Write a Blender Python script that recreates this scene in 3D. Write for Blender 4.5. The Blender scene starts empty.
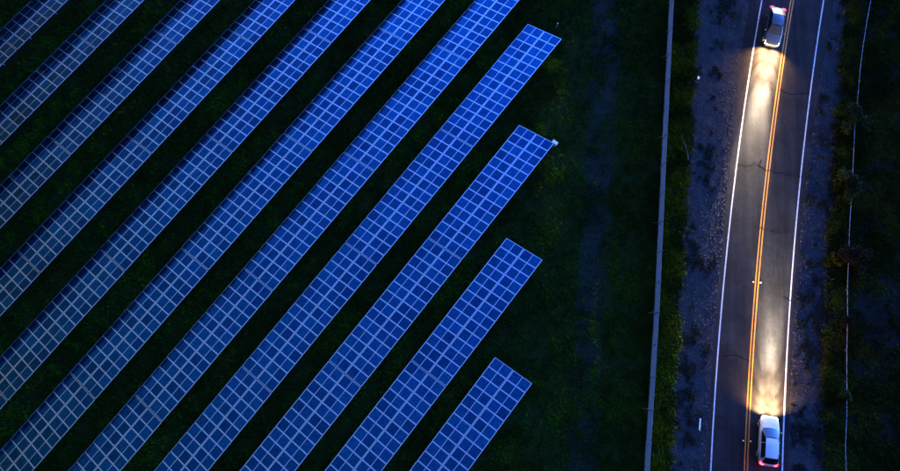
import bpy, bmesh, math, random
import numpy as np
from mathutils import Matrix, Vector
random.seed(7); RNG = np.random.default_rng(11)
R = math.radians
S = bpy.context.scene
COL = S.collection

# ------------------------------------------------------------------ camera
F_PX, PITCH, HGT, ROLL = 760.42, 0.24565, 72.8445, 0.08535   # drone looking almost straight down
Uv = Vector((0, math.cos(PITCH), math.sin(PITCH))); Xv = Vector((1, 0, 0))
Fv = Vector((0, math.sin(PITCH), -math.cos(PITCH)))
c_, s_ = math.cos(ROLL), math.sin(ROLL)
RIGHT = Xv*c_ + Uv*s_; UP = Xv*-s_ + Uv*c_
cam = bpy.data.cameras.new('camera'); camo = bpy.data.objects.new('camera', cam); COL.objects.link(camo)
cam.sensor_width = 36; cam.sensor_fit = 'HORIZONTAL'; cam.lens = F_PX/900*36; cam.clip_end = 3000; cam.clip_start = 0.5
m = Matrix.Identity(4)
for i in range(3):
    m[i][0] = RIGHT[i]; m[i][1] = UP[i]; m[i][2] = -Fv[i]
m[2][3] = HGT
camo.matrix_world = m; S.camera = camo

# ------------------------------------------------------------------ dusk sky, weak sun, exposure
SUN_EL, SUN_AZ = -6.05, 48.0           # degrees; azimuth clockwise from +Y (top of the picture)
W = bpy.data.worlds.new('World'); S.world = W; W.use_nodes = True
nt = W.node_tree; bg = nt.nodes['Background']
sky = nt.nodes.new('ShaderNodeTexSky'); sky.sky_type = 'NISHITA'; sky.sun_disc = False
sky.sun_elevation = R(SUN_EL); sky.sun_rotation = R(SUN_AZ)
sky.altitude = 0; sky.air_density = 1.0; sky.dust_density = 3.0; sky.ozone_density = 2.9
nt.links.new(sky.outputs[0], bg.inputs[0]); bg.inputs[1].default_value = 0.15
sl = bpy.data.lights.new('sun', 'SUN'); sl.energy = 0.000002; sl.angle = R(15); sl.color = (.8, .9, 1)
so = bpy.data.objects.new('sun', sl); COL.objects.link(so)
sd = Vector((math.sin(R(SUN_AZ))*math.cos(R(12)), math.cos(R(SUN_AZ))*math.cos(R(12)), math.sin(R(12))))
so.rotation_euler = sd.to_track_quat('Z', 'Y').to_euler(); so.location = (0, 0, 60)
S.view_settings.view_transform = 'Standard'; S.view_settings.look = 'None'
S.view_settings.gamma = 1; EXPO = 13.65; S.view_settings.exposure = EXPO; LK = 2**(9.75-EXPO)     # LK keeps the lamps' share when the exposure changes; S.view_settings.use_curve_mapping = False

# ------------------------------------------------------------------ helpers
def project(p):
    d = Vector(p) - Vector((0, 0, HGT)); z = d.dot(Fv)
    return 450 + F_PX*d.dot(RIGHT)/z, 235.5 - F_PX*d.dot(UP)/z

def tag(o, label=None, cat=None, group=None, kind=None):
    for k, v in (('label', label), ('category', cat), ('group', group), ('kind', kind)):
        if v: o[k] = v
    return o

def empty(name, loc=(0, 0, 0), rz=0):
    o = bpy.data.objects.new(name, None); COL.objects.link(o)
    o.location = loc; o.rotation_euler = (0, 0, rz); o.empty_display_size = .3
    return o

def link(name, mesh, parent=None, loc=None, rot=None):
    o = bpy.data.objects.new(name, mesh); COL.objects.link(o)
    if parent: o.parent = parent
    if loc is not None: o.location = loc
    if rot is not None: o.rotation_euler = rot
    return o

class MB:
    def __init__(s): s.v = []; s.f = []; s.mi = []
    def add(s, vs, fs, mi=0):
        b = len(s.v); s.v += [tuple(v) for v in vs]; s.f += [tuple(b+i for i in f) for f in fs]; s.mi += [mi]*len(fs); return s
    def box(s, x0, x1, y0, y1, z0, z1, mi=0):
        return s.add([(x0,y0,z0),(x1,y0,z0),(x1,y1,z0),(x0,y1,z0),(x0,y0,z1),(x1,y0,z1),(x1,y1,z1),(x0,y1,z1)],
                     [(3,2,1,0),(4,5,6,7),(0,1,5,4),(1,2,6,5),(2,3,7,6),(3,0,4,7)], mi)
    def tube(s, pts, r, n=6, mi=0, r2=None):
        pts = [Vector(p) for p in pts]; rings = []
        for i, p in enumerate(pts):
            d = (pts[min(i+1, len(pts)-1)] - pts[max(i-1, 0)]).normalized()
            a = d.cross(Vector((0, 0, 1)))
            if a.length < .05: a = d.cross(Vector((1, 0, 0)))
            a.normalize(); b = d.cross(a)
            rr = r if r2 is None else r + (r2-r)*i/(len(pts)-1)
            rings.append([p + a*rr*math.cos(t) + b*rr*math.sin(t) for t in [2*math.pi*k/n for k in range(n)]])
        vs = [v for q in rings for v in q]; fs = []
        for i in range(len(pts)-1):
            for k in range(n):
                fs.append((i*n+k, (i+1)*n+k, (i+1)*n+(k+1) % n, i*n+(k+1) % n))
        fs += [tuple(range(n)), tuple(reversed(range((len(pts)-1)*n, len(pts)*n)))]
        return s.add(vs, fs, mi)
    def mesh(s, name, *mats, smooth=False):
        me = bpy.data.meshes.new(name); me.from_pydata(s.v, [], s.f)
        for mt in mats: me.materials.append(mt)
        if len(mats) > 1: me.polygons.foreach_set('material_index', s.mi)
        bm = bmesh.new(); bm.from_mesh(me); bmesh.ops.recalc_face_normals(bm, faces=bm.faces); bm.to_mesh(me); bm.free()
        if smooth: me.polygons.foreach_set('use_smooth', [True]*len(me.polygons))
        me.update(); return me
    def build(s, name, mat, parent=None, smooth=False):
        return link(name, s.mesh(name, mat, smooth=smooth), parent)

def tri_mesh(name, verts, faces, mat, cols=None):
    """numpy verts (n,3), faces (m,3)"""
    me = bpy.data.meshes.new(name); n, k = len(verts), len(faces)
    me.vertices.add(n); me.vertices.foreach_set('co', np.ascontiguousarray(verts, np.float32).ravel())
    me.loops.add(k*3); me.loops.foreach_set('vertex_index', np.ascontiguousarray(faces, np.int32).ravel())
    me.polygons.add(k); me.polygons.foreach_set('loop_start', np.arange(0, k*3, 3, dtype=np.int32))
    me.materials.append(mat)
    if cols is not None:
        a = me.color_attributes.new('col', 'FLOAT_COLOR', 'POINT')
        a.data.foreach_set('color', np.concatenate([cols, np.ones((n, 1))], 1).astype(np.float32).ravel())
    me.update(calc_edges=True); me.validate(); return me

_perm = np.random.default_rng(3).random((256, 256))
def vnoise(x, y, s):
    x = np.asarray(x, float)/s + 531.7; y = np.asarray(y, float)/s + 257.3
    xi = np.floor(x).astype(int); yi = np.floor(y).astype(int); fx = x-xi; fy = y-yi
    fx = fx*fx*(3-2*fx); fy = fy*fy*(3-2*fy)
    g = lambda a, b: _perm[a % 256, b % 256]
    return (g(xi, yi)*(1-fx)+g(xi+1, yi)*fx)*(1-fy) + (g(xi, yi+1)*(1-fx)+g(xi+1, yi+1)*fx)*fy
def fnoise(x, y, s): return .55*vnoise(x, y, s)+.3*vnoise(x+91, y-37, s/2.1)+.15*vnoise(x-13, y+77, s/4.7)

# ------------------------------------------------------------------ materials
def mat(name, base=(.5, .5, .5), rough=.6, metal=0, coat=0, spec=.5, emit=None, es=0):
    m = bpy.data.materials.new(name); m.use_nodes = True; b = m.node_tree.nodes['Principled BSDF']
    b.inputs['Base Color'].default_value = (*base, 1); b.inputs['Roughness'].default_value = rough
    b.inputs['Metallic'].default_value = metal; b.inputs['Coat Weight'].default_value = coat
    b.inputs['Specular IOR Level'].default_value = spec
    if emit: b.inputs['Emission Color'].default_value = (*emit, 1); b.inputs['Emission Strength'].default_value = es
    m.diffuse_color = (*base, 1)
    return m
def N(m, t, **kw):
    n = m.node_tree.nodes.new(t)
    for k, v in kw.items(): setattr(n, k, v)
    return n
def L(m, a, b): m.node_tree.links.new(a, b)
def BS(m): return m.node_tree.nodes['Principled BSDF']
def noise(m, scale, detail=4, rough=.6, coord='Object', vec=None):
    n = N(m, 'ShaderNodeTexNoise'); n.inputs['Scale'].default_value = scale; n.inputs['Detail'].default_value = detail
    n.inputs['Roughness'].default_value = rough
    if vec is None:
        vec = N(m, 'ShaderNodeTexCoord').outputs[coord]
    L(m, vec, n.inputs['Vector']); return n.outputs['Fac']
def ramp(m, fac, stops):
    r = N(m, 'ShaderNodeValToRGB'); e = r.color_ramp.elements
    while len(e) < len(stops): e.new(.5)
    for i, (p, c) in enumerate(stops): e[i].position = p; e[i].color = (*c, 1)
    L(m, fac, r.inputs[0]); return r.outputs[0]
def mix(m, fac, a, b, mode='MIX'):
    n = N(m, 'ShaderNodeMix'); n.data_type = 'RGBA'; n.blend_type = mode
    for sock, v in ((n.inputs[0], fac), (n.inputs[6], a), (n.inputs[7], b)):
        if hasattr(v, 'links') or isinstance(v, bpy.types.NodeSocket): L(m, v, sock)
        else: sock.default_value = v if isinstance(v, (int, float)) else (*v, 1)
    return n.outputs[2]
def bump(m, h, strength=.3, dist=.02):
    b = N(m, 'ShaderNodeBump'); b.inputs['Strength'].default_value = strength; b.inputs['Distance'].default_value = dist
    L(m, h, b.inputs['Height']); L(m, b.outputs[0], BS(m).inputs['Normal'])

def noisy(name, stops, scale, rough=.9, bs=.4, fine=14, speck=.25, bd=.03):
    m = mat(name, stops[0][1], rough, spec=.06)
    c = ramp(m, noise(m, scale, 6, .65), stops)
    f = noise(m, fine, 5, .7)
    c = mix(m, speck, c, ramp(m, f, [(.3, (.12, .12, .12)), (.7, (1.6, 1.6, 1.6))]), 'MULTIPLY')
    L(m, c, BS(m).inputs['Base Color']); bump(m, f, bs, bd); return m

M = {}
M['ground'] = noisy('soil_and_thatch', [(.3, (.0035, .009, .001)), (.5, (.006, .015, .0016)), (.7, (.010, .020, .003))], .35, fine=6)
M['scrub'] = noisy('scrub_soil', [(.3, (.004, .005, .003)), (.55, (.008, .008, .006)), (.75, (.018, .018, .016))], .3, fine=5)
M['track'] = noisy('track_dirt', [(.3, (.005, .009, .005)), (.55, (.010, .014, .010)), (.75, (.017, .021, .018))], .5, fine=9)
M['gravel'] = noisy('gravel_shoulder', [(.28, (.010, .012, .012)), (.5, (.021, .0225, .0235)), (.72, (.037, .038, .038))], .9, fine=11, speck=.7, bs=.7)
M['stone'] = mat('stone', (.1, .1, .1), .9, spec=.2)
at = N(M['stone'], 'ShaderNodeAttribute', attribute_name='col'); L(M['stone'], at.outputs['Color'], BS(M['stone']).inputs['Base Color'])

a = M['asphalt'] = mat('asphalt', (.045, .045, .047), .9, spec=.08)
tc = N(a, 'ShaderNodeTexCoord'); mp = N(a, 'ShaderNodeMapping'); mp.inputs['Scale'].default_value = (1.2, .08, 1); mp.inputs['Rotation'].default_value = (0, 0, R(6))
L(a, tc.outputs['Object'], mp.inputs['Vector'])
c1 = ramp(a, noise(a, 1.0, 4, .55, vec=mp.outputs[0]), [(.3, (.006, .0072, .009)), (.7, (.016, .017, .019))])
c2 = mix(a, .5, c1, ramp(a, noise(a, .6, 6, .7), [(.3, (.5, .5, .5)), (.7, (1.35, 1.35, 1.35))]), 'MULTIPLY')
fs = noise(a, 22, 4, .8)
c3 = mix(a, .6, c2, ramp(a, fs, [(.32, (.35, .35, .35)), (.70, (1.9, 1.9, 1.9))]), 'MULTIPLY')
for sc_, ro_, lo_, hi_ in ((.35, 4, .75, 1.2), (3.2, 2, .88, 1.1)):
    nn = noise(a, sc_, ro_, .6)
    c3 = mix(a, 1.0, c3, ramp(a, nn, [(.36, (lo_,)*3), (.64, (hi_,)*3)]), 'MULTIPLY')
L(a, c3, BS(a).inputs['Base Color']); bump(a, fs, .5, .012)

def paint(name, colr, worn):
    m = mat(name, colr, .6, spec=.3)
    f = noise(m, 7, 6, .75)
    L(m, ramp(m, f, [(.36, worn), (.50, colr)]), BS(m).inputs['Base Color']); bump(m, noise(m, 22, 4, .8), .3, .01); return m
M['white_paint'] = paint('white_road_paint', (.42, .43, .44), (.12, .12, .13))
M['yellow_paint'] = paint('yellow_road_paint', (.36, .145, .008), (.12, .06, .012))
M['tar'] = mat('crack_tar', (.004, .004, .0045), 1, spec=0)
M['alu'] = mat('anodised_aluminium', (.72, .97, 1.0), .20, metal=1)
M['galv'] = noisy('galvanised_steel', [(.3, (.12, .125, .13)), (.7, (.20, .205, .21))], 6, rough=.5, bs=.1)
M['mesh'] = mat('fence_wire', (.125, .112, .092), .6, metal=.1)
M['back'] = mat('backsheet', (.35, .36, .38), .7)
M['rail'] = noisy('white_rail_paint', [(.36, (.06, .065, .065)), (.56, (.28, .29, .30))], 2.5, rough=.5, bs=.15)
M['wood'] = noisy('weathered_wood', [(.3, (.06, .05, .04)), (.7, (.12, .10, .08))], 5, bs=.4)
M['whitebox'] = noisy('white_enamel', [(.3, (.6, .62, .64)), (.6, (.78, .79, .8))], 3, rough=.4, bs=.05)

p = M['cell'] = mat('solar_cells', (.03, .12, .5), .13, metal=1, spec=.5)
tc = N(p, 'ShaderNodeTexCoord'); sx = N(p, 'ShaderNodeVectorMath', operation='MULTIPLY'); sx.inputs[1].default_value = (6.2, 6.2, 0)
L(p, tc.outputs['Object'], sx.inputs[0])
fl = N(p, 'ShaderNodeVectorMath', operation='FLOOR'); L(p, sx.outputs[0], fl.inputs[0])
oi = N(p, 'ShaderNodeObjectInfo')
ad = N(p, 'ShaderNodeVectorMath', operation='ADD'); L(p, fl.outputs[0], ad.inputs[0]); L(p, oi.outputs['Random'], ad.inputs[1])
wn = N(p, 'ShaderNodeTexWhiteNoise'); L(p, ad.outputs[0], wn.inputs[0])
cc = ramp(p, wn.outputs['Value'], [(0, (.003, .070, .20)), (1, (.009, .125, .29))])
rr = ramp(p, oi.outputs['Random'], [(0, (.58, .60, .68)), (1, (1.25, 1.24, 1.18))])
cc = mix(p, 1.0, cc, rr, 'MULTIPLY')
fr = N(p, 'ShaderNodeVectorMath', operation='FRACTION'); L(p, sx.outputs[0], fr.inputs[0])
sp = N(p, 'ShaderNodeSeparateXYZ'); L(p, fr.outputs[0], sp.inputs[0])
def near(sock):
    q = N(p, 'ShaderNodeMath', operation='SUBTRACT'); q.inputs[1].default_value = .5; L(p, sock, q.inputs[0])
    q2 = N(p, 'ShaderNodeMath', operation='ABSOLUTE'); L(p, q.outputs[0], q2.inputs[0])
    q3 = N(p, 'ShaderNodeMath', operation='GREATER_THAN'); q3.inputs[1].default_value = .465; L(p, q2.outputs[0], q3.inputs[0]); return q3.outputs[0]
mx = N(p, 'ShaderNodeMath', operation='MAXIMUM'); L(p, near(sp.outputs[0]), mx.inputs[0]); L(p, near(sp.outputs[1]), mx.inputs[1])
cc = mix(p, mx.outputs[0], cc, (.02, .155, .31))
L(p, cc, BS(p).inputs['Base Color'])

def foliage(name):
    m = mat(name, (.04, .07, .02), .8, spec=.04)
    at = N(m, 'ShaderNodeAttribute', attribute_name='col'); L(m, at.outputs['Color'], BS(m).inputs['Base Color']); return m
M['grass'] = foliage('grass_blades'); M['leaf'] = foliage('shrub_leaves')
M['bark'] = noisy('bark', [(.3, (.03, .022, .016)), (.7, (.07, .05, .04))], 8)

# ------------------------------------------------------------------ layout of the road corridor (metres; +Y is the top of the picture)
_co = np.polyfit([47.68, 33.52, 21.55, 9.53, -1.68], [34.69, 32.51, 30.85, 29.87, 29.06], 2)
def xc(y):
    y = np.asarray(y, float); yc = np.clip(y, -8, 58)
    return np.polyval(_co, yc) + (y-yc)*np.polyval(np.polyder(_co), yc)
def heading(y): return float(np.polyval(np.polyder(_co), y))       # dx/dy
def x_fence(y): return np.interp(y, [-60, -2.45, 12.58, 29.14, 46.4, 110], [17.2, 19.66, 20.32, 20.8, 21.35, 23.4])
def x_shl(y): return np.interp(y, [-60, -2.27, 8.9, 20.88, 33.27, 46.69, 110], [18.6, 21.88, 22.5, 23.27, 23.7, 24.38, 28.0]) + (fnoise(y*0+3, y, 2.5)-.5)*.9
def x_shr(y): return np.interp(y, [-60, -1.1, 10.12, 22.17, 34.12, 48.25, 110], [33, 36.26, 36.87, 37.82, 39.12, 40.68, 50]) + (fnoise(y*0+50, y, 2.2)-.5)*1.1
def x_asl(y): return xc(y) - 3.72 - np.interp(y, [20, 48], [0, .95]) + (fnoise(y*0+9, y, 1.6)-.5)*.28
def x_asr(y): return xc(y) + 3.86 + np.interp(y, [20, 48], [0, .6]) + (fnoise(y*0+70, y, 1.6)-.5)*.28

def sheet(name, fl, fr, z, mat_, y0=-12, y1=62, dy=.25, nx=2, far=True, parent=None):
    ys = np.arange(y0, y1, dy)
    if far: ys = np.concatenate([np.arange(-260, y0, 8), ys, np.arange(y1, 420, 8)])
    a_, b_ = fl(ys), fr(ys); vs = []; fs = []
    for i, y in enumerate(ys):
        for k in range(nx): vs.append((a_[i]+(b_[i]-a_[i])*k/(nx-1), y, z))
    for i in range(len(ys)-1):
        for k in range(nx-1): q = i*nx+k; fs.append((q, q+1, q+nx+1, q+nx))
    return MB().add(vs, fs).build(name, mat_, parent)

g = MB()
E_ = [-900, -60, 60, 900]
vs = [(x, y, 0) for y in E_ for x in E_]
g.add(vs, [(j*4+i, j*4+i+1, j*4+i+5, j*4+i+4) for j in range(3) for i in range(3)])
tag(g.build('ground', M['ground']), kind='structure')
tag(sheet('scrubland', lambda y: x_shr(y)-.6, lambda y: y*0+70, .004, M['scrub']), kind='structure')
tag(sheet('service_track', lambda y: 13.0+(y-20)*.008+(fnoise(y*0+5, y, 3)-.5)*1.2, lambda y: 15.7+(y-20)*.02+(fnoise(y*0+25, y, 3)-.5)*1.2, .005, M['track'], y0=8), kind='structure')
tag(sheet('gravel_shoulder', x_shl, lambda y: x_asl(y)+.5, .008, M['gravel']), kind='structure')
tag(sheet('gravel_shoulder', lambda y: x_asr(y)-.5, x_shr, .008, M['gravel']), kind='structure')
road = tag(sheet('road', x_asl, x_asr, .016, M['asphalt'], nx=9), kind='structure')
def line(name, off, w, mat_):
    sheet(name, lambda y: xc(y)+off-w/2, lambda y: xc(y)+off+w/2, .021, mat_, parent=road, dy=.5)
line('edge_line', -3.24, .13, M['white_paint']); line('edge_line', 3.37, .13, M['white_paint'])
line('centre_line', -.14, .12, M['yellow_paint']); line('centre_line', .14, .12, M['yellow_paint'])

def crack(pts, w, seed):
    rn = random.Random(seed); q = []
    for (x0, y0), (x1, y1) in zip(pts, pts[1:]):
        n = max(2, int(math.hypot(x1-x0, y1-y0)/.22))
        for i in range(n): t = i/n; q.append((x0+(x1-x0)*t+rn.uniform(-.05, .05), y0+(y1-y0)*t+rn.uniform(-.07, .07)))
    q.append(pts[-1]); vs = []
    for i, (x, y) in enumerate(q):
        x2, y2 = q[min(i+1, len(q)-1)]; x1, y1 = q[max(i-1, 0)]
        d = Vector((x2-x1, y2-y1)); d = d.normalized() if d.length else Vector((1, 0)); ww = w*rn.uniform(.3, 1.2)/2
        vs += [(x-d.y*ww, y+d.x*ww, .0235), (x+d.y*ww, y-d.x*ww, .0235)]
    return MB().add(vs, [(2*i, 2*i+1, 2*i+3, 2*i+2) for i in range(len(q)-1)]).build('crack', M['tar'], road)
crack([(28.5, 28.3), (29.6, 28.25), (30.4, 28.6), (31.3, 28.1)], .08, 1)
crack([(31.0, 28.9), (30.75, 28.4), (31.6, 27.9), (33.0, 27.75), (35.2, 27.45)], .08, 2)
crack([(30.2, 21.9), (32.2, 21.4), (33.9, 21.6)], .06, 3)
crack([(32.4, 15.1), (33.4, 14.7), (33.8, 14.6)], .06, 4)
crack([(32.9, 36.9), (34.4, 36.6), (36.2, 36.9)], .06, 5)
crack([(26.8, 8.6), (28.2, 8.9), (29.6, 8.4)], .06, 6)
crack([(26.2, 3.0), (27.5, 2.7)], .06, 9)

# raised road studs beside the double yellow line
stud_m = mat('stud_amber', (.7, .38, .06), .35, coat=.4)
stud = MB().add([(-.06,-.05,0),(.06,-.05,0),(.06,.05,0),(-.06,.05,0),(-.04,-.025,.02),(.04,-.025,.02),(.04,.025,.02),(-.04,.025,.02)],
                [(4,5,6,7),(0,1,5,4),(1,2,6,5),(2,3,7,6),(3,0,4,7)]).mesh('road_stud', stud_m)
for y, where in ((16.2, 'midway along the road'), (1.0, 'near the bottom edge')):
    for sgn, side in ((-1, 'left'), (1, 'right')):
        o = link('road_stud', stud, loc=(float(xc(y))+sgn*.36, y, .017))
        tag(o, f'amber reflective stud {side} of the double yellow line, {where}', 'road stud', 'studs along the centre line')

# ------------------------------------------------------------------ solar field
AL = 0.576182; TAU = 0.350587; D0, SPC, ZL, SLP = 6.78838, 6.0531, .80, 4.36
SA, CA = math.sin(AL), math.cos(AL)
def field(u, v): return u*SA+v*CA, u*CA-v*SA
MW, ML, MP, TP, NM = 1.052, 2.155, 1.068, 15.02, 14
fr_ = MB(); t_ = .036
wx, we, wm = .044, .064, .052
hx, hy = MW/2, ML/2
fr_.box(-hx, -hx+wx, -hy, hy, 0, t_).box(hx-wx, hx, -hy, hy, 0, t_)
fr_.box(-hx+wx, hx-wx, -hy, -hy+we, 0, t_-.001).box(-hx+wx, hx-wx, hy-we, hy, 0, t_-.001).box(-hx+wx, hx-wx, -wm/2, wm/2, .004, t_-.002)
fr_.box(-hx+wx, hx-wx, -hy+we, -wm/2, .006, .012, 1).box(-hx+wx, hx-wx, wm/2, hy-we, .006, .012, 1)
FRAME = fr_.mesh('solar_module', M['alu'], M['back'])
ph = (hy-we-wm/2)
PANE = MB().box(-hx+wx, hx-wx, -ph/2, ph/2, 0, .006).mesh('cell_pane', M['cell'])
PURL = MB().box(-7.47, 7.47, -.03, .03, -.08, 0).mesh('purlin', M['galv'])
RAFT = MB().box(-.04, .04, -1.6, 1.75, -.19, -.09).mesh('rafter', M['galv'])
def post_mesh(h): return MB().box(-.05, .05, -.035, .035, -.3, h).mesh('post', M['galv'])
zf, zb = ZL + .55*math.tan(TAU), ZL + 2.5*math.tan(TAU)
PF, PB = post_mesh(zf-.22), post_mesh(zb-.22)
MIDY = SLP*math.cos(TAU)/2
ORD = 'zeroth first second third fourth fifth sixth seventh eighth ninth tenth eleventh twelfth'.split()
anchor = {1: 8.47, 2: 18.39, 3: 28.66, 4: 38.35, 5: .37, 6: -1.83, 7: -6.69, 8: -11.64, 9: 13.54, 10: 8.18, 11: 3.2, 12: -1.8}
TABLES = []
for k in range(1, 13):
    a0 = anchor[k]; v0 = D0 - k*SPC
    tops = [a0 - TP*n for n in range(0, 6)] if k <= 4 else [a0 + TP*n for n in range(5, -5, -1)]
    row = []
    for top in tops:
        inside = near_ = False
        for i in range(16):
            for (dv, z) in ((0, ZL), (MIDY*2, ZL+SLP*math.sin(TAU))):
                x, y = field(top-i, v0+dv); px, py = project((x, y, z))
                if 0 < px < 900 and 0 < py < 471: inside = True
                if -45 < px < 900 and -45 < py < 516: near_ = True
        if near_: row.append((top, inside))
    n = 0
    for top, inside in row:
        if inside: n += 1
        TABLES.append((k, v0, top, n if inside else 0))
for k, v0, top, n in TABLES:
    x, y = field(top-TP/2, v0+MIDY)
    T = empty('solar_table', (x, y, 0), math.pi/2-AL)
    if n: lab = f'blue solar panel table, {ORD[k]} row from the lower right, {ORD[n]} from its upper end'
    else: lab = f'blue solar panel table just outside the picture, row {ORD[k]} from lower right'
    tag(T, lab, 'solar panel', 'solar panel tables in slanting rows')
    zc = ZL + SLP*math.sin(TAU)/2
    Rm = Matrix.Rotation(-TAU, 4, 'X')
    for j in (0, 1):
        for i in range(NM):
            lx = (i-(NM-1)/2)*MP; ly = (j-.5)*(ML+.046)
            pos = Rm @ Vector((lx, ly, 0))
            mo = link('solar_module', FRAME, T, (pos.x, pos.y, pos.z+zc), (-TAU+R(random.gauss(0, .28)), R(random.gauss(0, .28)), 0))
            for sg in (-1, 1):
                link('cell_pane', PANE, mo, (0, sg*(wm/2+ph/2), .022))
    for yy in (-1.75, -.45, .45, 1.75):
        pos = Rm @ Vector((0, yy, -.004)); link('purlin', PURL, T, (0, pos.y, pos.z+zc), (-TAU, 0, 0))
    for xx in (-5.6, -1.9, 1.9, 5.6):
        link('rafter', RAFT, T, (xx, 0, zc), (-TAU, 0, 0))
        link('post', PF, T, (xx, MIDY-.55, 0)); link('post', PB, T, (xx, MIDY-2.5, 0))

# small fittings at the ends of the rows
cb = empty('combiner_box', (9.62, 28.2, 0), math.pi/2-AL)
tag(cb, 'small white electrical box on a post at the upper corner of the third row', 'electrical box')
b = MB().box(-.13, .13, -.26, .26, 1.55, 2.0).build('cabinet', M['whitebox'], cb)
bv = b.modifiers.new('bevel', 'BEVEL'); bv.width = .02; bv.segments = 2
MB().box(-.16, .16, -.29, .29, 2.0, 2.03).build('lid', M['whitebox'], cb)
MB().box(-.03, .03, -.03, .03, -.2, 1.55).build('post', M['galv'], cb)
mk = empty('marker_post', (9.38, 41.92, 0)); tag(mk, 'thin pale marker post in grass by the upper end of the fourth row', 'post')
MB().tube([(0, 0, -.2), (0, 0, .95)], .045, 8).build('shaft', M['rail'], mk)
MB().tube([(0, 0, .95), (0, 0, 1.0)], .06, 8).build('cap', M['whitebox'], mk)

# ------------------------------------------------------------------ mesh fence left of the road
fence = empty('mesh_fence', (20.5, 20, 0))
tag(fence, 'long grey wire mesh fence on steel posts between solar field and road', 'fence')
ys = np.arange(-9, 60, 3.02); NP = len(ys)
FH = 1.75
def mesh_panel(Lx):
    b = MB()
    for i in range(34):
        z = .06+i*.05; b.box(0, Lx, -.005, .005, z-.005, z+.005)
    for i in range(31):
        x = Lx*i/30; b.box(x-.004, x+.004, .006, .013, .03, 1.73)
    return b.mesh('mesh_panel', M['mesh'])
FPOST = MB().tube([(0, 0, -.3), (0, 0, FH+.05)], .038, 8).box(-.075, .075, -.075, .075, 0, .05).mesh('post', M['galv'])
FRAIL = None; PANEL = mesh_panel(3.02)
for i in range(NP):
    x, y = float(x_fence(ys[i]))-20.5, float(ys[i])-20
    link('post', FPOST, fence, (x, y, 0))
    if i < NP-1:
        x2, y2 = float(x_fence(ys[i+1]))-20.5, float(ys[i+1])-20
        link('mesh_panel', PANEL, fence, (x, y, 0), (0, 0, math.atan2(y2-y, x2-x)))
        MB().tube([(x, y, FH), (x2, y2, FH)], .024, 6).build('top_rail', M['galv'], fence)
    if i % 3 == 1:
        MB().tube([(x, y, 1.5), (x-.55, y+.1, 0)], .025, 6).build('brace', M['galv'], fence)

# ------------------------------------------------------------------ low white rail right of the road
rf = empty('rail_fence', (40, 20, 0))
tag(rf, 'thin low white rail on short posts running through scrub right of the road', 'fence')
RY = [-8, -.47, 10.21, 21.61, 28.37, 35.76, 41.88, 48.03, 58]; RX = [37.75, 38.04, 38.62, 39.33, 40.04, 40.74, 41.62, 42.84, 44.9]
rys = np.arange(-7.5, 57, 2.95); rn = random.Random(5)
pp = [(float(np.interp(y, RY, RX))-40+rn.uniform(-.05, .05), float(y)-20, .70+rn.uniform(-.05, .05)) for y in rys]
RPOST = MB().tube([(0, 0, -.3), (0, 0, .68)], .05, 7).mesh('post', M['wood'])
for q0, q1 in zip(pp, pp[1:]):
    link('post', RPOST, rf, (q0[0], q0[1], 0))
    d = Vector(q1)-Vector(q0); e0 = Vector(q0)+d*.012; e1 = Vector(q1)-d*.012
    MB().tube([e0, (e0+e1)/2-Vector((0, 0, .015)), e1], .030, 7).build('rail', M['rail'], rf)

# ------------------------------------------------------------------ small things on the left shoulder
MB_ = MB().box(-.06, .06, -.52, .52, 0, .05)
o = MB_.build('white_board', M['whitebox']); o.location = (24.8, 2.15, .012); o.rotation_euler = (0, 0, R(-5)); bv = o.modifiers.new('bevel', 'BEVEL'); bv.width = .012
tag(o, 'narrow white board lying on the gravel left of the road near the bottom', 'board')
bm = bmesh.new(); bmesh.ops.create_icosphere(bm, subdivisions=2, radius=.15)
for v in bm.verts: v.co *= random.uniform(.8, 1.15); v.co.z = v.co.z*.7+.07; v.co.y *= 1.2
me = bpy.data.meshes.new('white_stone'); bm.to_mesh(me); bm.free(); me.materials.append(M['whitebox'])
tag(link('white_stone', me, loc=(24.5, 37.52, 0)), 'small pale stone on the gravel shoulder near the upper mesh fence', 'stone')
o = MB().tube([(22.79, 30.9, .10), (22.9, 30.5, .12), (23.21, 29.8, .12), (23.40, 29.1, .10), (23.52, 28.3, .08)], .07, 7).build('drain_pipe', M['galv'])
tag(o, 'short curved grey pipe at the weedy edge of the gravel beside the fence', 'pipe')

# ------------------------------------------------------------------ vegetation
def blades(xy, n, hmin, hmax, spread, wid, cols, lean=.55, rng=RNG):
    """n single-triangle blades per tuft -> verts, faces, colours"""
    T = len(xy); K = T*n
    base = np.repeat(xy, n, 0) + rng.normal(0, spread, (K, 2))
    ang = rng.random(K)*2*np.pi; h = hmin+(hmax-hmin)*rng.random(K)**1.3
    ln = h*(.25+lean*rng.random(K)*1.6); w = wid*(.6+.8*rng.random(K))
    dx, dy = np.cos(ang), np.sin(ang); pa = ang+np.pi/2+rng.normal(0, .5, K)
    px, py = np.cos(pa)*w/2, np.sin(pa)*w/2
    z0 = np.full(K, .0)
    v = np.empty((K, 3, 3))
    v[:, 0] = np.stack([base[:, 0]-px, base[:, 1]-py, z0], 1)
    v[:, 1] = np.stack([base[:, 0]+px, base[:, 1]+py, z0], 1)
    v[:, 2] = np.stack([base[:, 0]+dx*ln, base[:, 1]+dy*ln, h], 1)
    c = np.repeat(cols, n, 0)*(.75+.5*rng.random((K, 1)))
    c = np.repeat(c, 3, 0)
    return v.reshape(-1, 3), np.arange(K*3).reshape(-1, 3), c
def lerp(a, b, t): return np.array(a)[None]*(1-t[:, None])+np.array(b)[None]*t[:, None]
def sm(x, a, b): t = np.clip((x-a)/(b-a), 0, 1); return t*t*(3-2*t)

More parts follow.
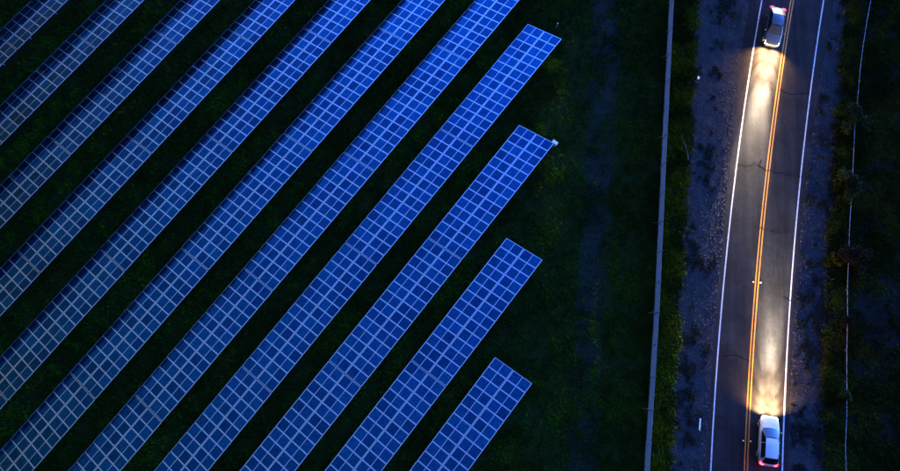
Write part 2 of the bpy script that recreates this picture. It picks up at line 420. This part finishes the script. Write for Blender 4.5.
def under_panel(x, y):
    u = x*SA+y*CA; v = x*CA-y*SA; kk = np.ceil((D0-v)/SPC); ph_ = v-(D0-kk*SPC)
    end = np.select([kk == 1, kk == 2, kk == 3, kk == 4, kk >= 5], [8.47, 18.39, 28.66, 38.35, 999], -999)
    return (u < end-.6) & (ph_ > .5) & (ph_ < 3.3), ph_, end-u, kk

# field grass
n = 190000
x = RNG.uniform(-56, 21.6, n); y = RNG.uniform(-14, 56, n)
ok = ~under_panel(x, y)[0]
ok &= (y < 39.6+(x+49.5)*.096+4) & (y > -7.24+(x+38.8)*.083-4) & (x < x_fence(y)+.2) & (x > -38.8-(y+7.2)*.228-4)
tr = (x > 12.6) & (x < 16.2) & (y > 6)
d = fnoise(x, y, 2.2)
ok &= RNG.random(n) < np.where(tr, .22+.75*sm(d, .40, .62), .35+.9*sm(d, .3, .62))
x, y = x[ok], y[ok]; _, ph_, ed, kk = under_panel(x, y)
patch = fnoise(x+40, y, 4.5); fine = vnoise(x, y, .7)
t = sm(.6*patch+.4*fine, .42, .72)
cols = lerp((.007, .025, .0006), (.022, .066, .001), t)
edge = np.exp(-((x-9.8+.6*np.sin(y*.9))/1.3)**2)*sm(fnoise(x, y+30, 1.8), .45, .7)*sm(y, 12, 30)
cols = cols + edge[:, None]*np.array([[.10, .11, .001]])
strk = np.exp(-((x-14.6-(y-11)*-.03-.25*np.sin(y))/.28)**2)*((y > 7) & (y < 15.5))
cols = cols + strk[:, None]*np.array([[.06, .075, .004]])
gv, gf, gc = blades(np.stack([x, y], 1), 7, .06, .30, .10, .05, cols)
tag(link('field_grass', tri_mesh('field_grass', gv, gf, M['grass'], gc)), 'dark green grass covering the ground between the solar rows', 'grass', kind='stuff')

# weeds along the fence
n = 15000
y = RNG.uniform(-12, 60, n); x = RNG.uniform(19.4, 25, n)
ok = (x > x_fence(y)+.12) & (x < x_shl(y)+.25+.5*(RNG.random(n)-.5)) & (RNG.random(n) < .3+sm(fnoise(x, y, 1.6), .35, .6))
x, y = x[ok], y[ok]; t = sm(fnoise(x+7, y, 1.7), .38, .66)
cols = lerp((.007, .019, .0008), (.040, .065, .0015), t)
gv, gf, gc = blades(np.stack([x, y], 1), 11, .12, .55, .13, .06, cols)
tag(link('verge_weeds', tri_mesh('verge_weeds', gv, gf, M['grass'], gc)), 'rough green weeds in the strip between mesh fence and gravel', 'weeds', kind='stuff')

# scrub right of the road
n = 60000
y = RNG.uniform(-10, 58, n); x = RNG.uniform(35.5, 56, n)
bare = sm(fnoise(x*.8+y*.5, y*.8, 3.2), .40, .62)*np.exp(-((y-15)/8)**2)*sm(x, 38.6, 41)
bl = sm(x-x_shr(y), -.3, .9)
ok = (x > x_shr(y)-.35) & (RNG.random(n) < (.20+.9*sm(fnoise(x, y, 1.5), .3, .62))*(1-.85*bare)*(.45+.55*bl))
x, y = x[ok], y[ok]; t = sm(fnoise(x+70, y, 2.4), .38, .68)
cols = lerp((.009, .021, .002), (.030, .050, .005), t)
br = sm(fnoise(x-70, y+20, 2.6), .48, .7)
cols = lerp((1, 1, 1), (1.25, .85, .8), br)*cols
ye = np.exp(-((x-x_shr(y)-.5)/.7)**2)*sm(fnoise(x, y+60, 1.4), .50, .68)
cols = cols + ye[:, None]*np.array([[.055, .055, .003]])
gv, gf, gc = blades(np.stack([x, y], 1), 10, .10, .48, .13, .06, cols)
tag(link('roadside_scrub', tri_mesh('roadside_scrub', gv, gf, M['grass'], gc)), 'dark low scrub and dry grass right of the road', 'scrub', kind='stuff')

# weeds and stones of the shoulders
n = 36000
y = RNG.uniform(-10, 58, n); sd_ = RNG.random(n) < .55
xl, xr = np.where(sd_, x_shl(y), x_asr(y)), np.where(sd_, x_asl(y), x_shr(y))
w_ = RNG.random(n); x = xl+(xr-xl)*w_
f = .5*fnoise(x, y*.7, .6)+.5*fnoise(x+9, y, 2.6)
veg = (f > .55+np.where(sd_, .0, .05)*0+.10*np.abs(w_-.5)) & (np.where(sd_, w_ < .9, w_ > .06))
xs, ys_ = x[veg], y[veg]; t = RNG.random(len(xs))
cols = lerp((.007, .011, .008), (.017, .023, .013), t)
gv, gf, gc = blades(np.stack([xs, ys_], 1), 8, .03, .15, .08, .05, cols)
tag(link('shoulder_weeds', tri_mesh('shoulder_weeds', gv, gf, M['grass'], gc)), 'sparse dark weeds growing in patches on the gravel shoulders', 'weeds', kind='stuff')
sel = ~veg; xs, ys_ = x[sel][:15000], y[sel][:15000]; K = len(xs)
oc = np.array([(1, 0, 0), (-1, 0, 0), (0, 1, 0), (0, -1, 0), (0, 0, 1)], float); of = np.array([(0, 2, 4), (2, 1, 4), (1, 3, 4), (3, 0, 4)])
sz = .02+.06*RNG.random(K)**3; ra = RNG.random(K)*6.28
ov = oc[None]*np.stack([sz*(.7+.6*RNG.random(K)), sz*(.7+.6*RNG.random(K)), sz*.8], 1)[:, None]
rx = ov[..., 0]*np.cos(ra)[:, None]-ov[..., 1]*np.sin(ra)[:, None]; ry = ov[..., 0]*np.sin(ra)[:, None]+ov[..., 1]*np.cos(ra)[:, None]
ov = np.stack([rx+xs[:, None], ry+ys_[:, None], ov[..., 2]+.009], 2)
cg = np.repeat((.018+.05*RNG.random((K, 1)))*np.array([[.95, .98, 1]]), 5, 0)
tag(link('loose_stones', tri_mesh('loose_stones', ov.reshape(-1, 3), (of[None]+5*np.arange(K)[:, None, None]).reshape(-1, 3), M['stone'], cg)),
    'loose grey stones scattered over the gravel shoulders', 'stones', kind='stuff')

# shrubs that hide parts of the white rail
def shrub(loc, rx, ry, h, c0, c1, nl, label, seed):
    r = np.random.default_rng(seed)
    t = empty('shrub', loc); tag(t, label, 'shrub', 'shrubs along the white rail')
    nc = 11; cc = r.normal(0, .42, (nc, 3)); cc[:, 2] = .4+.55*r.random(nc)
    wh = r.integers(0, nc, nl); p_ = cc[wh]+r.normal(0, .2, (nl, 3))
    p_[:, 2] = np.clip(p_[:, 2], .06, 1.1)
    q = p_*np.array([rx, ry, h]); a1 = r.normal(0, 1, (nl, 3)); a1 /= np.linalg.norm(a1, axis=1)[:, None]
    a2 = np.cross(a1, r.normal(0, 1, (nl, 3))); a2 /= np.linalg.norm(a2, axis=1)[:, None]
    s1 = (.06+.07*r.random(nl))[:, None]
    v = np.stack([q-a1*s1, q+a2*s1*.5, q+a1*s1, q-a2*s1*.5], 1); v[..., 2] = np.maximum(v[..., 2], .01)
    f_ = np.array([(0, 1, 2), (0, 2, 3)])[None]+4*np.arange(nl)[:, None, None]
    c = np.repeat(lerp(c0, c1, (r.random(nl)*.5+.5*r.random(nc)[wh])), 4, 0)
    link('foliage', tri_mesh('foliage', v.reshape(-1, 3), f_.reshape(-1, 3), M['leaf'], c), t)
    b = MB()
    for i in range(6):
        tx, ty = cc[i][:2]*np.array([rx, ry]); b.tube([(0, 0, -.1), (tx*.4, ty*.4, h*.3), (tx, ty, h*.75*cc[i][2]+.1)], .025, 5, r2=.008)
    b.build('stem', M['bark'], t)
GR, BR, YE = ((.008, .018, .006), (.028, .042, .012)), ((.008, .007, .004), (.022, .016, .009)), ((.02, .024, .003), (.06, .058, .004))
shrub((40.55, 34.2, 0), 1.0, 1.6, 1.3, *GR, 5000, 'dark green shrub hiding the white rail beside the upper car beam', 1)
shrub((39.9, 26.7, 0), .95, 1.5, 1.25, *GR, 5000, 'dark green shrub hiding the white rail below the upper rail shrub', 2)
shrub((39.25, 19.6, 0), 1.1, 1.3, 1.3, *BR, 5000, 'broad brownish shrub covering the middle of the white rail', 3)
shrub((37.95, 19.3, 0), .5, .75, .7, *YE, 1000, 'yellow green bush just left of the broad brownish shrub', 4)
shrub((38.75, 12.9, 0), .7, .5, 1.1, *BR, 1600, 'small brown shrub over the white rail in the lower half', 6)
shrub((38.35, 6.0, 0), .6, .5, 1.05, *GR, 1500, 'small dark green shrub over the white rail near the lower right', 7)

# ------------------------------------------------------------------ cars with their lamps lit
def car_paint(name, c, metal):
    m = mat(name, c, .35, metal=metal, coat=.6); BS(m).inputs['Coat Roughness'].default_value = .08
    bump(m, noise(m, 60, 2), .02, .002); return m
M['glass'] = mat('tinted_glass', (.008, .010, .012), .06, coat=.5)
M['tyre'] = mat('tyre_rubber', (.018, .018, .018), .85)
M['rim'] = mat('alloy_rim', (.45, .46, .48), .3, metal=.8)
M['blackp'] = mat('black_plastic', (.015, .015, .016), .5)
M['lamp_w'] = mat('headlamp_lit', (.9, .9, .9), .2, emit=(1, .86, .66), es=.08*LK)
M['lamp_r'] = mat('tail_lamp_lit', (.5, .01, .01), .25, emit=(1, .02, .03), es=.04*LK)
M['plate'] = mat('number_plate', (.6, .6, .58), .5)

def grid_mesh(fn, nu, nv):
    vs = [fn(i/(nu-1), j/(nv-1)) for i in range(nu) for j in range(nv)]
    fs = [(i*nv+j, (i+1)*nv+j, (i+1)*nv+j+1, i*nv+j+1) for i in range(nu-1) for j in range(nv-1)]
    return vs, fs
def car(label, loc, ang, paintm, est):
    """local +X is forward; est: True for a squarer estate tail"""
    T = empty('car', loc, ang); tag(T, label, 'car', 'cars on the road')
    def part(name, mb, mt, sub=0, smooth=True, parent=T, loc=None):
        o = mb.build(name, mt, parent, smooth)
        if loc: o.location = loc
        if sub:
            s = o.modifiers.new('s', 'SUBSURF'); s.levels = s.render_levels = sub
        return o
    # stations: x, half width, top z, crown
    st = [(-2.26, .58, .74, .00), (-2.22, .74, .86, .01), (-2.08, .84, .95, .015), (-1.6, .89, .985, .02), (-.9, .905, .97, .02), (0, .905, .95, .02),
          (.85, .905, .945, .03), (1.25, .895, .905, .05), (1.7, .86, .845, .05), (2.05, .79, .765, .04), (2.22, .66, .66, .02), (2.28, .5, .56, .01)]
    prof = lambda w, z, cr: [(0, z+cr), (w*.45, z+cr*.8), (w*.8, z-.005), (w*.945, z-.06), (w*.995, z-.17), (w*1.0, .56 if z > .7 else z-.12), (w*.985, .40), (w*.93, .25), (w*.6, .22), (0, .22)]
    vs = []; fs = []; n = 0
    for (x, w, z, cr) in st:
        P = prof(w, z, cr); ring = P + [(-a_, b_) for a_, b_ in P[-2:0:-1]]; n = len(ring)
        vs += [(x, a_, b_) for a_, b_ in ring]
    for i in range(len(st)-1):
        for k in range(n): fs.append((i*n+k, i*n+(k+1) % n, (i+1)*n+(k+1) % n, (i+1)*n+k))
    fs += [tuple(range(n)), tuple(range((len(st)-1)*n, len(st)*n))]
    part('body', MB().add(vs, fs), paintm, 1)
    # bonnet panel, slightly proud, with its shut line visible as a step
    bz = lambda x: np.interp(x, [.95, 1.25, 1.7, 2.05], [.945, .905, .845, .765])
    part('bonnet', MB().add(*grid_mesh(lambda u, v: (1.0+u*1.02-.10*(2*v-1)**2, (v-.5)*2*(.74-.10*u), float(bz(1.0+u*1.02))+.062-.03*abs(2*v-1)**2-.012*u), 8, 9)), paintm)
    # greenhouse
    xr0, xr1 = (-2.02, -1.55) if est else (-1.92, -1.02)      # rear glass foot, roof rear edge
    xf0, xf1 = 1.05, .22
    zr, zb_ = (1.47 if est else 1.44), .95
    wb, wr = .80, .60
    def ring(x, w, z): return [(x, -w, z), (x, -w*.5, z), (x, 0, z), (x, w*.5, z), (x, w, z)]
    # roof
    part('roof', MB().add(*grid_mesh(lambda u, v: (xr1+(xf1-xr1)*u, (v-.5)*2*(wr+.01), zr+.035-.05*(2*v-1)**2-.045*(2*u-1)**2), 9, 9)), paintm)
    def pane(A, B, bow, name, off=.0):
        # A foot corners (left,right), B roof corners
        def fn(u, v):
            p0 = Vector(A[0]).lerp(Vector(A[1]), v); p1 = Vector(B[0]).lerp(Vector(B[1]), v); p_ = p0.lerp(p1, u)
            p_.x += bow*(1-(2*v-1)**2)*(1-.5*u); return tuple(p_)
        return part(name, MB().add(*grid_mesh(fn, 5, 9)), M['glass'])
    pane(((xf0, wb-.05, zb_), (xf0, -wb+.05, zb_)), ((xf1+.02, wr-.03, zr-.03), (xf1+.02, -wr+.03, zr-.03)), .16, 'windscreen')
    pane(((xr0, wb-.07, zb_+.02), (xr0, -wb+.07, zb_+.02)), ((xr1-.02, wr-.03, zr-.03), (xr1-.02, -wr+.03, zr-.03)), -.09, 'rear_window')
    for sg in (1, -1):
        def side(x0f, x0r, x1f, x1r, name, mt, o=.0):
            part(name, MB().add([(x0r, sg*(wb+.03+o), zb_-.01), (x0f, sg*(wb+.03+o), zb_-.01), (x1f, sg*(wr+.012+o), zr-.03), (x1r, sg*(wr+.012+o), zr-.03)], [(0, 1, 2, 3)]), mt, smooth=False)
        part('pillar', MB().add([(xr0, sg*(wb-.05), zb_-.02), (xf0, sg*(wb-.04), zb_-.02), (xf1+.02, sg*wr, zr-.015), (xr1-.02, sg*wr, zr-.015)], [(0, 1, 2, 3)]), paintm, smooth=False)
        side(.86, -.20, .16, -.22, 'side_window', M['glass'])
        side(-.27, xr0+.35, -.29, xr1+.06, 'side_window', M['glass'])
        mi = MB().add([(.78, sg*.90, .93), (.92, sg*.90, .93), (.90, sg*1.06, .95), (.78, sg*1.06, .95), (.78, sg*.90, 1.07), (.88, sg*.90, 1.07), (.86, sg*1.06, 1.07), (.78, sg*1.06, 1.07)],
                      [(0,1,2,3),(4,5,6,7),(0,1,5,4),(1,2,6,5),(2,3,7,6),(3,0,4,7)])
        part('side_mirror', mi, paintm, 1)
        for xw in (1.38, -1.36):
            w = empty_part('wheel', T, (xw, sg*.80, .33))
            ty = []
            prof_t = [(.20, -.11), (.30, -.11), (.33, -.07), (.33, .07), (.30, .11), (.20, .11)]
            tv = []; tf = []
            for k in range(24):
                a_ = 2*math.pi*k/24
                for (r_, o_) in prof_t: tv.append((r_*math.cos(a_), o_, r_*math.sin(a_)))
            for k in range(24):
                for j in range(6): tf.append((k*6+j, k*6+(j+1) % 6, ((k+1) % 24)*6+(j+1) % 6, ((k+1) % 24)*6+j))
            part('tyre', MB().add(tv, tf), M['tyre'], parent=w)
            rb = MB().tube([(0, -.09, 0), (0, .09, 0)], .205, 20)
            for k in range(5):
                a_ = 2*math.pi*k/5; rb.tube([(0, sg*.10, 0), (.19*math.cos(a_), sg*.10, .19*math.sin(a_))], .03, 5)
            part('rim', rb, M['rim'], parent=w, smooth=False)
        # lamps
        hl = MB().add(*grid_mesh(lambda u, v: (2.235-.27*v-.07*u, sg*(.44+.27*u+.04*v), .645+.125*v-.02*u), 5, 4))
        part('headlight', hl, M['lamp_w'])
        tl = MB().add([(-2.265, sg*.50, .80), (-2.20, sg*.80, .80), (-2.02, sg*.868, .84), (-2.20, sg*.52, .935), (-2.15, sg*.76, .945), (-2.0, sg*.845, .955)], [(0, 1, 4, 3), (1, 2, 5, 4)])
        part('taillight', tl, M['lamp_r'], smooth=False)
        for (nm, en, size, dn, wide, col_) in BEAMS:
            ld = bpy.data.lights.new(nm, 'SPOT'); ld.energy = en*LK*BK; ld.spot_size = R(size*2); ld.spot_blend = 1; ld.color = col_; ld.shadow_soft_size = .06
            lo = bpy.data.objects.new(nm, ld); COL.objects.link(lo); lo.parent = T; lo.location = (2.42, sg*.60, .68); lo.scale = (wide, 1, 1)
            dirv = Vector((math.cos(R(dn)), -.05*sg, -math.sin(R(dn)))); lo.rotation_euler = dirv.to_track_quat('-Z', 'Y').to_euler()
        ld = bpy.data.lights.new('tail_glow', 'POINT'); ld.energy = .02*LK; ld.color = (1, .03, .03); ld.shadow_soft_size = .06
        lo = bpy.data.objects.new('tail_glow', ld); COL.objects.link(lo); lo.parent = T; lo.location = (-2.36, sg*.68, .8)
    part('grille', MB().box(2.255, 2.285, -.38, .38, .42, .55), M['blackp'], smooth=False)
    part('bumper', MB().add(*grid_mesh(lambda u, v: (2.30-.10*(2*v-1)**2*2.2, (v-.5)*1.36, .30+.10*u), 2, 11)), M['blackp'])
    part('number_plate', MB().box(-2.285, -2.27, -.26, .26, .55, .66), M['plate'], smooth=False)
    wp = MB()
    for yy in (.45, -.15): wp.tube([(1.12, yy, .975), (.92, yy-.5 if yy > 0 else yy-.42, 1.045)], .008, 4)
    part('wiper', wp, M['blackp'], smooth=False)
    for sg in (1, -1):
        for xx in (-.05, -1.05): part('door_handle', MB().box(xx-.09, xx+.09, sg*.895, sg*.925, .82, .845) if sg > 0 else MB().box(xx-.09, xx+.09, -.925, -.895, .82, .845), paintm, smooth=False)
    return T
def empty_part(name, parent, loc):
    o = bpy.data.objects.new(name, None); COL.objects.link(o); o.parent = parent; o.location = loc; o.empty_display_size = .2; return o
BK = .8
BEAMS = (('spill_beam', 9, 76, 30, 1.0, (1, .52, .21)), ('near_beam', 18, 34, 14, 1.1, (1, .58, .26)), ('dipped_beam', 95, 15, 8, 1.3, (1, .66, .36)), ('main_beam', 560, 7.2, 3.6, 1.5, (1, .77, .53)))
hA = math.atan2(-1, -heading(43)); hB = math.atan2(1, heading(3))
car('dark slate car driving down the left lane near the top, headlights lit', (32.42, 43.9, .018), hA, car_paint('slate_paint', (.035, .045, .06), .3), False)
car('white estate car driving up the right lane near the bottom, headlights lit', (31.0, 1.2, .018), hB, car_paint('white_paint_car', (.45, .46, .48), 0), True)
